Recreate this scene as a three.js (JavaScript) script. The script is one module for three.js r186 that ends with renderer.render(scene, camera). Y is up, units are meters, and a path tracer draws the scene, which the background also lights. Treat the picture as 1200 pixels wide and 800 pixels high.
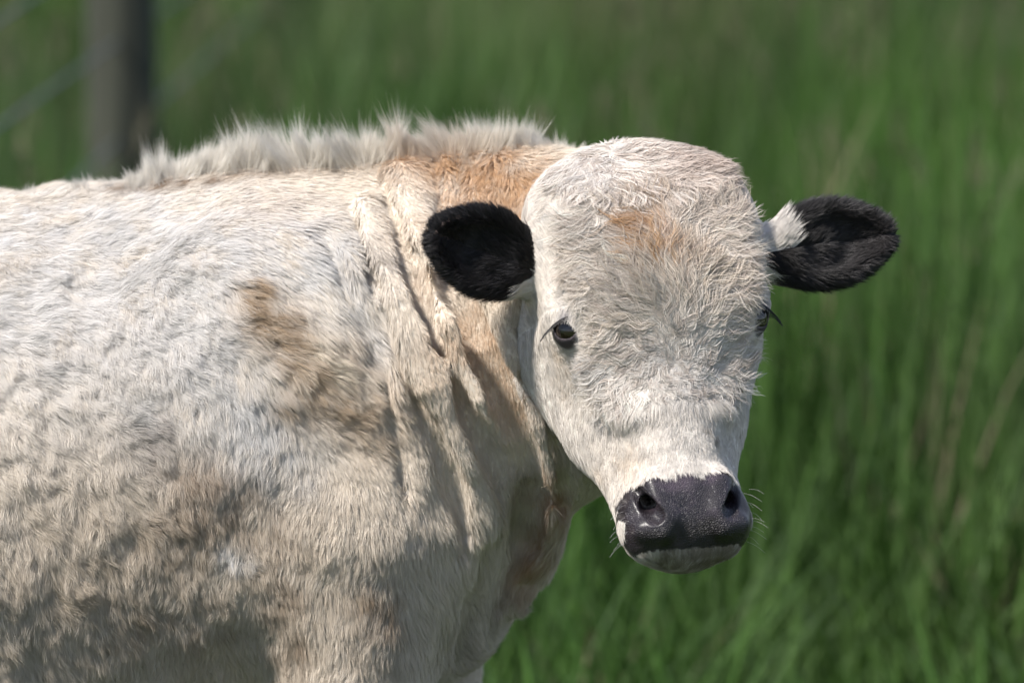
import * as THREE from 'three';
import { mergeGeometries } from 'three/addons/utils/BufferGeometryUtils.js';
import { ImprovedNoise } from 'three/addons/math/ImprovedNoise.js';

// ------------------------------------------------------------------ camera, sky, sun, exposure
const scene = new THREE.Scene();
const EYE = new THREE.Vector3(0, 2.1, 7.5), AIM = new THREE.Vector3(0, 1.1, 0.1);
const camera = new THREE.PerspectiveCamera(6.13, 1.5, 0.5, 600);
camera.position.copy(EYE); camera.lookAt(AIM);
camera.focus = 7.46; camera.userData.fStop = 3.4;
camera.updateMatrixWorld(true); camera.updateProjectionMatrix();

const SUN = new THREE.Vector3(-0.50, 0.82, 0.32).normalize();
{
  const W = 256, H = 128, d = new Float32Array(W * H * 4);
  for (let j = 0; j < H; j++) for (let i = 0; i < W; i++) {
    const el = ((j + 0.5) / H - 0.5) * Math.PI, s = Math.max(0, Math.sin(el));
    const k = Math.pow(1 - s, 3), o = (j * W + i) * 4;
    d[o] = 0.29 + 0.36 * k; d[o + 1] = 0.38 + 0.36 * k; d[o + 2] = 0.60 + 0.24 * k; d[o + 3] = 1;
  }
  const t = new THREE.DataTexture(d, W, H, THREE.RGBAFormat, THREE.FloatType);
  t.mapping = THREE.EquirectangularReflectionMapping; t.magFilter = THREE.LinearFilter; t.minFilter = THREE.LinearFilter; t.needsUpdate = true;
  scene.background = t; scene.environment = t; scene.backgroundIntensity = 0.75; scene.environmentIntensity = 0.75;
}
const sun = new THREE.DirectionalLight(new THREE.Color(1.0, 0.95, 0.885), 4.9);
sun.position.copy(SUN).multiplyScalar(30); sun.target.position.set(0, 1, 0);
sun.castShadow = true; sun.shadow.radius = 13; sun.shadow.mapSize.set(2048, 2048);
Object.assign(sun.shadow.camera, { left: -6, right: 6, top: 8, bottom: -8, near: 1, far: 80 });
scene.add(sun, sun.target);
const renderer = new THREE.WebGLRenderer({ antialias: true });
renderer.toneMapping = THREE.LinearToneMapping; renderer.toneMappingExposure = 1.66;
renderer.shadowMap.enabled = true;

// ------------------------------------------------------------------ helpers
let seed = 12345;
const rnd = () => { seed |= 0; seed = seed + 0x6D2B79F5 | 0; let t = Math.imul(seed ^ seed >>> 15, 1 | seed); t = t + Math.imul(t ^ t >>> 7, 61 | t) ^ t; return ((t ^ t >>> 14) >>> 0) / 4294967296; };
const gauss = () => (rnd() + rnd() + rnd() + rnd() - 2) * 1.0;
const noiser = new ImprovedNoise();
const ns = (x, y, z) => noiser.noise(x + 31.7, y + 57.3, z + 11.9);
const clamp = (x, a, b) => x < a ? a : x > b ? b : x;
const sst = (a, b, x) => { const t = clamp((x - a) / (b - a), 0, 1); return t * t * (3 - 2 * t); };
const V = (x, y, z) => new THREE.Vector3(x, y, z);
// a point of the place: where the sight line of the photograph's pixel meets the plane z
const inv = camera.projectionMatrixInverse, cw = camera.matrixWorld;
function ray(px, py) { return V(px / 600 - 1, 1 - py / 400, 0.5).applyMatrix4(inv).applyMatrix4(cw).sub(EYE).normalize(); }
function P(px, py, z) { const r = ray(px, py); const t = (z - EYE.z) / r.z; return [EYE.x + r.x * t, EYE.y + r.y * t, z]; }
function tag(o, label, category, kind, group) { if (label) o.userData.label = label; if (category) o.userData.category = category; if (kind) o.userData.kind = kind; if (group) o.userData.group = group; return o; }
function shadow(o) { o.castShadow = true; o.receiveShadow = true; return o; }

// ------------------------------------------------------------------ distance functions
const smin = (a, b, k) => { const h = Math.max(k - Math.abs(a - b), 0) / k; return Math.min(a, b) - h * h * k * 0.25; };
const smax = (a, b, k) => -smin(-a, -b, k);
const dEll = (x, y, z, c, r) => {
  const px = x - c[0], py = y - c[1], pz = z - c[2];
  const ax = px / r[0], ay = py / r[1], az = pz / r[2];
  const k0 = Math.sqrt(ax * ax + ay * ay + az * az);
  const bx = ax / r[0], by = ay / r[1], bz = az / r[2];
  const k1 = Math.sqrt(bx * bx + by * by + bz * bz);
  return k1 < 1e-9 ? -Math.min(r[0], r[1], r[2]) : k0 * (k0 - 1) / k1;
};
const dCone = (x, y, z, a, b, ra, rb) => {
  const bx = b[0] - a[0], by = b[1] - a[1], bz = b[2] - a[2], px = x - a[0], py = y - a[1], pz = z - a[2];
  const h = clamp((px * bx + py * by + pz * bz) / (bx * bx + by * by + bz * bz), 0, 1);
  const dx = px - bx * h, dy = py - by * h, dz = pz - bz * h;
  return Math.sqrt(dx * dx + dy * dy + dz * dz) - (ra + (rb - ra) * h);
};
const dBox = (x, y, z, c, h, r) => {
  const qx = Math.abs(x - c[0]) - h[0], qy = Math.abs(y - c[1]) - h[1], qz = Math.abs(z - c[2]) - h[2];
  const ox = Math.max(qx, 0), oy = Math.max(qy, 0), oz = Math.max(qz, 0);
  return Math.sqrt(ox * ox + oy * oy + oz * oz) + Math.min(Math.max(qx, qy, qz), 0) - r;
};
function dChain(x, y, z, pts, rad) { let d = 1e9; for (let i = 0; i + 1 < pts.length; i++) { const e = dCone(x, y, z, pts[i], pts[i + 1], rad[i], rad[i + 1]); if (e < d) d = e; } return d; }

// surface nets over a box, far blocks skipped
function nets(f, lo, hi, h) {
  const N = [0, 1, 2].map(i => Math.ceil((hi[i] - lo[i]) / h) + 1), [nx, ny, nz] = N, B = 8;
  const val = new Float32Array(nx * ny * nz), at = (i, j, k) => i + nx * (j + ny * k);
  const reach = B * h * 0.5 * 1.7321 * 1.6 + h;
  for (let K = 0; K < nz; K += B) for (let J = 0; J < ny; J += B) for (let I = 0; I < nx; I += B) {
    const c = f(lo[0] + (I + B / 2 - 0.5) * h, lo[1] + (J + B / 2 - 0.5) * h, lo[2] + (K + B / 2 - 0.5) * h), far = Math.abs(c) > reach;
    for (let k = K; k < Math.min(K + B, nz); k++) for (let j = J; j < Math.min(J + B, ny); j++) for (let i = I; i < Math.min(I + B, nx); i++)
      val[at(i, j, k)] = far ? c : f(lo[0] + i * h, lo[1] + j * h, lo[2] + k * h);
  }
  const id = new Int32Array(nx * ny * nz).fill(-1), pos = [], quads = [];
  const E = [[0, 1], [0, 2], [0, 4], [1, 3], [1, 5], [2, 3], [2, 6], [3, 7], [4, 5], [4, 6], [5, 7], [6, 7]], v8 = new Float32Array(8);
  for (let k = 0; k < nz - 1; k++) for (let j = 0; j < ny - 1; j++) for (let i = 0; i < nx - 1; i++) {
    let m = 0;
    for (let c = 0; c < 8; c++) { v8[c] = val[at(i + (c & 1), j + (c >> 1 & 1), k + (c >> 2))]; if (v8[c] < 0) m |= 1 << c; }
    if (m === 0 || m === 255) continue;
    let x = 0, y = 0, z = 0, n = 0;
    for (const [a, b] of E) if ((m >> a & 1) !== (m >> b & 1)) {
      const t = v8[a] / (v8[a] - v8[b]);
      x += (a & 1) + t * ((b & 1) - (a & 1)); y += (a >> 1 & 1) + t * ((b >> 1 & 1) - (a >> 1 & 1)); z += (a >> 2) + t * ((b >> 2) - (a >> 2)); n++;
    }
    id[at(i, j, k)] = pos.length / 3;
    pos.push(lo[0] + (i + x / n) * h, lo[1] + (j + y / n) * h, lo[2] + (k + z / n) * h);
    const s = val[at(i, j, k)] < 0;
    const q = (a, b, c, d) => { if (a < 0 || b < 0 || c < 0 || d < 0) return; s ? quads.push(a, b, c, a, c, d) : quads.push(a, c, b, a, d, c); };
    if (j && k && s !== val[at(i + 1, j, k)] < 0) q(id[at(i, j - 1, k - 1)], id[at(i, j, k - 1)], id[at(i, j, k)], id[at(i, j - 1, k)]);
    if (i && k && s !== val[at(i, j + 1, k)] < 0) q(id[at(i - 1, j, k - 1)], id[at(i - 1, j, k)], id[at(i, j, k)], id[at(i, j, k - 1)]);
    if (i && j && s !== val[at(i, j, k + 1)] < 0) q(id[at(i - 1, j - 1, k)], id[at(i, j - 1, k)], id[at(i, j, k)], id[at(i - 1, j, k)]);
  }
  return { pos: new Float32Array(pos), idx: quads };
}
function grad(f, x, y, z, e) {
  const a = f(x + e, y, z) - f(x - e, y, z), b = f(x, y + e, z) - f(x, y - e, z), c = f(x, y, z + e) - f(x, y, z - e), l = Math.hypot(a, b, c) || 1;
  return [a / l, b / l, c / l];
}
function march(f, px, py) {
  const r = ray(px, py); let t = 6.2, best = 1e9, bt = t;
  for (let i = 0; i < 260 && t < 9; i++) { const d = f(EYE.x + r.x * t, EYE.y + r.y * t, EYE.z + r.z * t); if (d < best) { best = d; bt = t; } if (d < 0.0006) break; t += Math.max(0.0006, d * 0.6); }
  return [EYE.x + r.x * bt, EYE.y + r.y * bt, EYE.z + r.z * bt];
}

// ------------------------------------------------------------------ the meadow
const groundY = (x, z) => z < -7 ? Math.min(0.9, 0.0022 * (z + 7) * (z + 7)) : 0;
{
  const n = 2048 / 8, data = new Uint8Array(n * n * 4);
  for (let j = 0; j < n; j++) for (let i = 0; i < n; i++) {
    const a = 0.5 + 0.5 * ns(i * 0.09, j * 0.09, 3), b = 0.5 + 0.5 * ns(i * 0.4, j * 0.4, 9), o = (j * n + i) * 4, m = 0.55 * a + 0.45 * b;
    data[o] = 48 + 40 * m; data[o + 1] = 66 + 34 * m; data[o + 2] = 30 + 22 * m; data[o + 3] = 255;
  }
  const tex = new THREE.DataTexture(data, n, n); tex.colorSpace = THREE.SRGBColorSpace; tex.wrapS = tex.wrapT = THREE.RepeatWrapping; tex.magFilter = THREE.LinearFilter; tex.needsUpdate = true;
  const geo = new THREE.PlaneGeometry(400, 400, 200, 200); geo.rotateX(-Math.PI / 2);
  const p = geo.attributes.position, uv = geo.attributes.uv;
  for (let i = 0; i < p.count; i++) { p.setY(i, groundY(p.getX(i), p.getZ(i))); uv.setXY(i, p.getX(i) / 3, p.getZ(i) / 3); }
  geo.computeVertexNormals();
  const g = shadow(new THREE.Mesh(geo, new THREE.MeshStandardMaterial({ map: tex, roughness: 1 }))); g.name = 'ground';
  tag(g, 'earth of the meadow beneath the long grass', null, 'structure'); scene.add(g);
}
// one tuft: blades with a bend, each a tapered folded strip
function bladeGeo(list) {
  const pos = [], nor = [], idx = [];
  for (const { x, z, h, w, a, bend, seg = 4 } of list) {
    const ca = Math.cos(a), sa = Math.sin(a), b0 = pos.length / 3;
    for (let s = 0; s <= seg; s++) {
      const t = s / seg, r = bend * t * t, yy = h * (t - 0.28 * bend / h * t * t * 0.6), ww = w * (1 - t * t * 0.96) * 0.5;
      for (const e of [-1, 1]) { pos.push(x + ca * r - sa * ww * e, yy, z + sa * r + ca * ww * e); const nx = -sa * e * 0.5 - ca * 0.7, nz = ca * e * 0.5 - sa * 0.7; nor.push(nx, 0.5, nz); }
      if (s) { const q = b0 + s * 2; idx.push(q - 2, q - 1, q, q - 1, q + 1, q); }
    }
  }
  const g = new THREE.BufferGeometry(); g.setAttribute('position', new THREE.Float32BufferAttribute(pos, 3)); g.setAttribute('normal', new THREE.Float32BufferAttribute(nor, 3)); g.setIndex(idx); return g;
}
const grassMat = new THREE.MeshPhysicalMaterial({ color: 0xffffff, roughness: 0.8, specularIntensity: 0.3, side: THREE.DoubleSide, transmission: 0.4, thickness: 0 });
function scatter(name, geos, spots, mat, label, parent = scene) {
  const root = new THREE.Group(); root.name = name; tag(root, label, 'grass', 'stuff');
  geos.forEach((geo, v) => {
    const mine = spots.filter((_, i) => i % geos.length === v);
    const m = shadow(new THREE.InstancedMesh(geo, mat, mine.length)); m.name = 'tuft'; m.userData.kind = 'stuff';
    const M = new THREE.Matrix4(), q = new THREE.Quaternion(), e = new THREE.Euler(), c = new THREE.Color();
    mine.forEach((s, i) => { e.set(s.tx, s.turn, s.tz); q.setFromEuler(e); M.compose(V(s.x, groundY(s.x, s.z) - 0.01, s.z), q, V(s.w, s.s, s.w)); m.setMatrixAt(i, M); m.setColorAt(i, c.setRGB(...s.c)); });
    root.add(m);
  });
  parent.add(root); return root;
}
{
  const tufts = [];
  for (let v = 0; v < 6; v++) {
    const l = [];
    for (let k = 0; k < 16; k++) { const r = 0.11 * Math.sqrt(rnd()), a = rnd() * 6.283; l.push({ x: r * Math.cos(a), z: r * Math.sin(a), h: 0.32 + 0.36 * rnd(), w: 0.005 + 0.010 * rnd() * rnd() * 1.6, a: rnd() * 6.283, bend: 0.05 + 0.25 * rnd() }); }
    tufts.push(bladeGeo(l));
  }
  const spots = [], DRY = P(722, 95, -13);
  for (let i = 0; i < 48000; i++) {
    const z = 1.6 - 30 * Math.pow(rnd(), 0.85), half = 2.6 + 0.24 * (7.5 - z), x = (rnd() * 2 - 1) * half;
    if (z > -0.75 && z < 0.35 && x > -1.9 && x < 0.3 && rnd() < 0.5) continue;
    const n1 = ns(x * 0.9, 0, z * 0.35), n2 = ns(x * 0.5 + 20, 3, z * 0.2), n3 = ns(x * 2.2, 8, z * 1.2);
    let c = [0.034 + 0.018 * n1, 0.098 + 0.036 * n1 + 0.024 * n3, 0.012 + 0.006 * n2];
    const pale = 0.8 * clamp(n2 * 1.6 + 0.25 * n3 + sst(0.2, 1.6, x / (0.1 * (7.5 - z))) * 0.5 + 0.05, 0, 0.85);
    c = [c[0] + (0.088 - c[0]) * pale, c[1] + (0.130 - c[1]) * pale, c[2] + (0.052 - c[2]) * pale];
    const dry = Math.exp(-((x - DRY[0]) ** 2) / 0.35 - ((z - DRY[2]) ** 2) / 14); c = [c[0] + (0.12 - c[0]) * dry * 0.8, c[1] + (0.10 - c[1]) * dry * 0.8, c[2] + (0.065 - c[2]) * dry * 0.8];
    if (rnd() < 0.02 + 0.05 * sst(0, 1.5, x)) c = [0.16, 0.14, 0.085];
    const b = 0.80 + 0.54 * rnd(); c = c.map((q, k) => (q + [0.010, 0.004, 0.002][k]) * b);
    spots.push({ x, z, s: (0.75 + 0.55 * rnd() + 0.2 * n3) * (0.46 + 0.79 * sst(-1.9, -3.8, z)) * (x < -0.5 && z < -3.2 && z > -8 ? 0.8 : 1), w: 0.8 + 0.4 * rnd(), turn: rnd() * 6.283, tx: gauss() * 0.15, tz: gauss() * 0.15, c });
  }
  scatter('meadow_grass', tufts, spots, grassMat, 'long green meadow grass growing all round the animal');
  // flowering stems
  const heads = [];
  for (let v = 0; v < 3; v++) {
    const b = bladeGeo([{ x: 0, z: 0, h: 0.95, w: 0.004, a: 0, bend: 0.10 + 0.08 * v, seg: 6 }, { x: 0, z: 0, h: 0.95, w: 0.004, a: 0, bend: 0.10 + 0.08 * v, seg: 6 }]);
    const l = []; for (let k = 0; k < 14; k++) { const t = k / 22; l.push({ x: 0.012 * gauss(), z: 0.012 * gauss(), h: 0.045 + 0.02 * rnd(), w: 0.006, a: rnd() * 6.28, bend: 0.01, seg: 2, t }); }
    const h = mergeGeometries(l.map(q => { const g = bladeGeo([q]); const t = 0.8 + 0.18 * q.t, bd = 0.10 + 0.08 * v; g.translate(bd * t * t, 0.95 * t - 0.16 * bd * t * t, 0); return g; }));
    heads.push(mergeGeometries([b, h]));
  }
  const sp = [];
  for (let i = 0; i < 4000; i++) {
    const z = -4 - 21 * Math.pow(rnd(), 0.9), half = 2 + 0.16 * (7.5 - z), x = (rnd() * 2 - 1) * half; if (rnd() > 0.35 + 0.65 * sst(-0.3, 1.2, x)) continue;
    const b = 0.7 + 0.5 * rnd(); sp.push({ x, z, s: 0.7 + 0.35 * rnd(), w: 1, turn: rnd() * 6.283, tx: gauss() * 0.16, tz: gauss() * 0.16, c: [0.16 * b, 0.15 * b, 0.09 * b] });
  }
  scatter('seeding_grass', heads, sp, grassMat, 'pale seeding grass stems standing above the green meadow');
}
// ------------------------------------------------------------------ fence: weathered post and sagging wires
{
  const post = new THREE.Group(), b = P(142, 60, -6.2); post.name = 'fence_post'; post.position.set(b[0], groundY(b[0], -6.2), -6.2); scene.add(post);
  tag(post, 'weathered dark wooden fence post standing tall in the grass', 'fence post', null, 'fence posts');
  const geo = new THREE.CylinderGeometry(0.072, 0.08, 1.75, 28, 40), p = geo.attributes.position, col = [];
  for (let i = 0; i < p.count; i++) {
    const x = p.getX(i), y = p.getY(i), z = p.getZ(i), a = Math.atan2(z, x), k = 1 + 0.08 * ns(a * 2.2, y * 0.8, 2) + 0.05 * ns(a * 7, y * 1.5, 5);
    p.setX(i, x * k); p.setZ(i, z * k); const t = 0.8 + 0.5 * ns(a * 5, y * 2.5, 7); col.push(0.048 * t, 0.052 * t, 0.036 * t);
  }
  geo.setAttribute('color', new THREE.Float32BufferAttribute(col, 3)); geo.translate(0, 0.845, 0); geo.computeVertexNormals();
  const shaft = shadow(new THREE.Mesh(geo, new THREE.MeshStandardMaterial({ vertexColors: true, roughness: 0.95 }))); shaft.name = 'shaft'; post.add(shaft);
  const wireMat = new THREE.MeshStandardMaterial({ color: new THREE.Color().setRGB(0.07, 0.08, 0.085), roughness: 0.75, metalness: 0.2 });
  const runs = [[[-70, 197, -3.4], [142, 45, -6.2], [330, -84, -10]], [[-70, 372, -3.4], [142, 160, -6.2], [330, -10, -10]], [[-70, 70, -3.4], [142, -60, -6.2], [330, -92, -10]]];
  const labels = ['grey fence wire crossing the middle of the wooden post', 'grey fence wire fixed low down on the wooden post', 'grey fence wire fixed near the head of the wooden post'];
  const post2 = post.clone(), a2 = P(-70, 200, -3.4); post2.name = 'fence_post_001'; post2.position.set(a2[0], 0, -3.4); scene.add(post2); post2.userData.label = 'weathered wooden fence post at the near end of the wires';
  const post3 = post.clone(), a3 = P(330, -80, -10); post3.name = 'fence_post_002'; post3.position.set(a3[0], groundY(a3[0], -10), -10); post3.scale.y = 0.60; scene.add(post3); post3.userData.label = 'short wooden fence post sunk in long grass at the far end of the wires';
  runs.forEach((r, i) => {
    const c = new THREE.CatmullRomCurve3(r.map(q => V(...P(...q))));
    const m = shadow(new THREE.Mesh(new THREE.TubeGeometry(c, 60, 0.0042, 6), wireMat)); m.name = 'fence_wire' + (i ? '_00' + i : ''); tag(m, labels[i], 'wire', null, 'fence wires'); scene.add(m);
  });
}

// ------------------------------------------------------------------ the cow: distance field of the trunk, neck and legs
const folds = [];
const px3 = (l) => l.map(([a, b, z]) => P(a, b, z));
const LEGS = [
  { p: [[-0.20, 0.84, 0.03], [-0.19, 0.66, 0.05], [-0.165, 0.36, 0.06], [-0.17, 0.12, 0.06], [-0.15, 0.075, 0.06]], r: [0.125, 0.088, 0.052, 0.036, 0.036] },
  { p: [[-0.16, 0.84, -0.30], [-0.13, 0.66, -0.31], [-0.10, 0.36, -0.31], [-0.10, 0.12, -0.31], [-0.08, 0.075, -0.31]], r: [0.12, 0.088, 0.052, 0.036, 0.036] },
  { p: [[-1.30, 0.90, 0.00], [-1.22, 0.66, 0.05], [-1.40, 0.40, 0.05], [-1.36, 0.12, 0.05], [-1.34, 0.075, 0.05]], r: [0.19, 0.12, 0.055, 0.038, 0.038] },
  { p: [[-1.34, 0.90, -0.28], [-1.32, 0.66, -0.32], [-1.50, 0.40, -0.32], [-1.46, 0.12, -0.32], [-1.44, 0.075, -0.32]], r: [0.19, 0.12, 0.055, 0.038, 0.038] },
];
const TAIL = [[-1.55, 1.16, -0.14], [-1.64, 1.05, -0.14], [-1.66, 0.75, -0.14], [-1.65, 0.45, -0.14]], TAILR = [0.05, 0.03, 0.018, 0.03];
const ROLLS = [
  { l: [[468, 205], [494, 290], [526, 380], [564, 462], [596, 522], [606, 575]], r: [0.016, 0.028, 0.035, 0.037, 0.036, 0.024] },
  { l: [[566, 350], [592, 420], [620, 490], [636, 550], [638, 610], [627, 665], [604, 705]], r: [0.024, 0.032, 0.032, 0.030, 0.030, 0.026, 0.014] },
  { l: [[604, 350], [626, 420], [640, 470]], r: [0.018, 0.020, 0.014] },
  { l: [[425, 240], [462, 350], [504, 450], [550, 545], [568, 610]], r: [0.014, 0.022, 0.028, 0.030, 0.016] },
];
const GROOVES = [
  { l: [[448, 212], [478, 310], [512, 402], [552, 488], [588, 552], [590, 610]], r: 0.018, k: 0.012 },
  { l: [[505, 250], [532, 335], [560, 408], [592, 472], [614, 518], [621, 565], [613, 640], [586, 705]], r: 0.024, k: 0.011 },
  { l: [[606, 380], [630, 440], [653, 500], [660, 545], [660, 590]], r: 0.017, k: 0.012 },
  { l: [[408, 240], [440, 345], [476, 445], [520, 540], [546, 620]], r: 0.012, k: 0.015 },
  { l: [[375, 270], [412, 350], [446, 430], [462, 520], [472, 600]], r: 0.006, k: 0.020 },
  { l: [[500, 490], [532, 560], [540, 640]], r: 0.006, k: 0.018 },
  { l: [[535, 185], [538, 225], [532, 262]], r: 0.006, k: 0.012 }, { l: [[560, 185], [566, 235]], r: 0.005, k: 0.012 }, { l: [[510, 190], [512, 235], [505, 275]], r: 0.006, k: 0.012 }, { l: [[585, 190], [592, 240]], r: 0.005, k: 0.012 },
  { l: [[575, 640], [555, 700], [535, 770]], r: 0.016, k: 0.025 },
];
const BZ = 0.055;   // the trunk stands this far behind the plane it was measured in
function bodyBase(x, y, z) {
  z += BZ;
  let d = dEll(x, y, z, [-0.74, 0.860, -0.14], [0.66, 0.372, 0.290]);
  d = smin(d, dEll(x, y, z, [-1.28, 0.98, -0.14], [0.32, 0.27, 0.25]), 0.15);
  d = smin(d, dEll(x, y, z, [-0.30, 0.955, -0.13], [0.34, 0.295, 0.22]), 0.12);
  d = smin(d, dEll(x, y, z, [-0.30, 0.98, 0.045], [0.17, 0.24, 0.085]), 0.08);
  d = smin(d, dEll(x, y, z, [-0.30, 0.98, -0.31], [0.17, 0.24, 0.085]), 0.08);
  d = smin(d, dEll(x, y, z, [-0.11, 0.91, -0.06], [0.125, 0.20, 0.15]), 0.07);
  d = smin(d, dCone(x, y, z, [-0.28, 1.045, -0.13], [0.12, 1.115, -0.05], 0.19, 0.150), 0.10);
  d = smin(d, dChain(x, y, z, [[-0.75, 1.14, -0.14], [-0.42, 1.187, -0.14], [-0.20, 1.222, -0.12], [-0.04, 1.248, -0.10], [0.12, 1.242, -0.03]], [0.06, 0.055, 0.055, 0.055, 0.06]), 0.05);
  d = smin(d, dEll(x, y, z, [0.055, 1.01, -0.02], [0.105, 0.135, 0.10]), 0.06);
  d = smin(d, dChain(x, y, z, [[0.01, 0.93, -0.05], [-0.008, 0.85, -0.07], [-0.065, 0.780, -0.10]], [0.055, 0.052, 0.065]), 0.05);
  d = smin(d, dEll(x, y, z, [-0.15, 0.735, -0.12], [0.12, 0.095, 0.13]), 0.08);
  return d;
}
function onBase(px, py, inward) {   // the skin's place under a sight line, sunk a little
  const q = march(bodyBase, px, py), n = grad(bodyBase, ...q, 0.004); return [q[0] - n[0] * inward, q[1] - n[1] * inward, q[2] - n[2] * inward];
}
const rolls = ROLLS.map(({ l, r }) => ({ r, l: l.map(([a, b], i) => onBase(a, b, r[i] * 0.28)) }));
const grooves = GROOVES.map(({ l, r, k }) => ({ r: l.map((_, i) => i === 0 || i === l.length - 1 ? r * 0.3 : r), k, l: l.map(([a, b]) => onBase(a, b, -r * 0.15)) }));
function bodySDF(x, y, z) {
  let d = bodyBase(x, y, z);
  const zz = z + BZ;
  if (d < 0.35) {
    for (const l of LEGS) { d = smin(d, dChain(x, y, zz, l.p, l.r), 0.05); }
    d = smin(d, dChain(x, y, zz, TAIL, TAILR), 0.03);
  }
  if (y < 0.6) for (const l of LEGS) d = Math.min(d, dChain(x, y, zz, l.p, l.r));
  if (d < 0.08 && x > -0.35) {
    for (const q of rolls) d = smin(d, dChain(x, y, z, q.l, q.r), 0.02);
    for (const q of grooves) d = smax(d, -dChain(x, y, z, q.l, q.r), q.k);
  }
  if (d < 0.05) d += 0.006 * ns(x * 9, y * 9, z * 9) + 0.003 * ns(x * 24, y * 16, z * 24);
  return d;
}
// ------------------------------------------------------------------ the head, in its own axes: origin between the eyes, y to the poll, z out of the face
const HO = P(776, 386, 0.14);
const HM = new THREE.Matrix4().makeTranslation(...HO).multiply(new THREE.Matrix4().makeRotationY(0.205)).multiply(new THREE.Matrix4().makeRotationZ(0.035)).multiply(new THREE.Matrix4().makeRotationX(-0.36));
const HI = HM.clone().invert(), he = HI.elements;
const toHead = (x, y, z) => [he[0] * x + he[4] * y + he[8] * z + he[12], he[1] * x + he[5] * y + he[9] * z + he[13], he[2] * x + he[6] * y + he[10] * z + he[14]];
const EYES = [-1, 1].map(s => [s * 0.1065, 0.006, 0.000]);
// ears: u along the ear, v across it, w out of its opening (world axes)
function earFrame(base, tip, face) {
  const u = V(...tip).sub(V(...base)); const len = u.length(); u.normalize();
  const w = face.clone().sub(u.clone().multiplyScalar(face.dot(u))).normalize(), v = w.clone().cross(u);
  return { base, len, u, v, w };
}
const EARS = [earFrame(P(646, 324, 0.085), P(507, 271, 0.125), V(0.1, 0.05, 1)), earFrame(P(880, 300, 0.04), P(1043, 274, 0.015), V(-0.12, 0.18, 1))];
function earSDF(E, x, y, z) {
  const dx = x - E.base[0], dy = y - E.base[1], dz = z - E.base[2];
  const u = dx * E.u.x + dy * E.u.y + dz * E.u.z, v = dx * E.v.x + dy * E.v.y + dz * E.v.z, w = dx * E.w.x + dy * E.w.y + dz * E.w.z;
  const L = E.len, cx = L * 0.60;
  const tv = v * (1 + 0.18 * (u - cx) / (L * 0.41));
  let d = dEll(u, tv, w, [cx, 0, 0], [L * 0.41, 0.046, 0.030]) * 0.9;
  d = smax(d, -dEll(u, tv, w, [cx + 0.004, 0, 0.021], [L * 0.36, 0.037, 0.028]), 0.010);
  d = smin(d, dCone(u, v, w, [0, 0, -0.012], [L * 0.42, 0, -0.012], 0.034, 0.024), 0.03);
  return d;
}
function headLocal(x, y, z) {
  const ax = Math.abs(x);
  let d = dBox(x, y, z, [0, 0.078, -0.066], [0.058, 0.044, 0.036], 0.074);
  d = smin(d, dEll(x, y, z, [0.002, 0.166, -0.072], [0.122, 0.078, 0.064]), 0.05);
  d = smin(d, dCone(x, y, z, [0, 0.03, -0.045], [0, -0.175, -0.010], 0.098, 0.058), 0.05);
  d = smin(d, dCone(ax, y, z, [0.070, 0.0, -0.125], [0.034, -0.178, -0.050], 0.064, 0.038), 0.05);
  d = smin(d, dCone(ax, y, z, [0.050, 0.01, -0.165], [0.042, -0.09, -0.115], 0.072, 0.052), 0.05);
  d = smin(d, dEll(ax, y, z, [0.086, 0.026, -0.018], [0.032, 0.028, 0.034]), 0.03);
  d = smin(d, dCone(ax, y, z, [0.080, 0.036, 0.018], [0.116, 0.030, -0.010], 0.013, 0.010), 0.022);
  d = smin(d, dCone(ax, y, z, [0.072, -0.04, 0.0], [0.05, -0.10, 0.012], 0.018, 0.012), 0.03);
  d = smin(d, dEll(x, y, z, [0, -0.225, -0.010], [0.072, 0.060, 0.062]), 0.03);
  d = smin(d, dEll(ax, y, z, [0.045, -0.233, 0.012], [0.030, 0.038, 0.038]), 0.02);
  let c = dEll(x, y, z, [0.016, -0.240, -0.028], [0.040, 0.014, 0.042]);
  c = smin(c, dCone(x, y, z, [0.004, -0.245, -0.05], [0, -0.16, -0.10], 0.026, 0.05), 0.03);
  d = smin(d, c, 0.005);
  // nostrils and their rims
  d = smin(d, dCone(ax, y, z, [0.040, -0.192, 0.040], [0.033, -0.232, 0.044], 0.008, 0.013), 0.022);
  d = smax(d, -dEll(ax, y, z, [0.070, -0.216, 0.060], [0.016, 0.024, 0.022]), 0.016);
  d = smax(d, -dCone(ax, y, z, [0.060, -0.193, 0.028], [0.047, -0.230, 0.058], 0.0060, 0.0125), 0.003);
  d = smax(d, -dCone(ax, y, z, [0.052, -0.219, 0.050], [0.026, -0.180, -0.035], 0.0095, 0.012), 0.004);
  d = smin(d, dCone(ax, y, z, [0.036, -0.249, 0.046], [0.058, -0.243, 0.038], 0.008, 0.008), 0.012);
  // eyes
  const e = EYES[1];
  d = smin(d, dEll(ax, y, z, e, [0.0218, 0.0215, 0.0218]), 0.007);
  {  // the slit between the lids, in the eye's own axes
    const ox = ax - e[0], oy = y - e[1], oz = z - e[2];
    const f = ox * 0.72 + oz * 0.69, t = -ox * 0.69 + oz * 0.72, tt = t * 0.94 - oy * 0.34, uu = t * 0.34 + oy * 0.94;
    const almond = Math.max(Math.hypot(tt, uu + 0.0098) - 0.0178, Math.hypot(tt, uu - 0.0070) - 0.0184);
    d = smax(d, -Math.max(almond, 0.002 - f), 0.0025);
  }
  return d;
}
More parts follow.
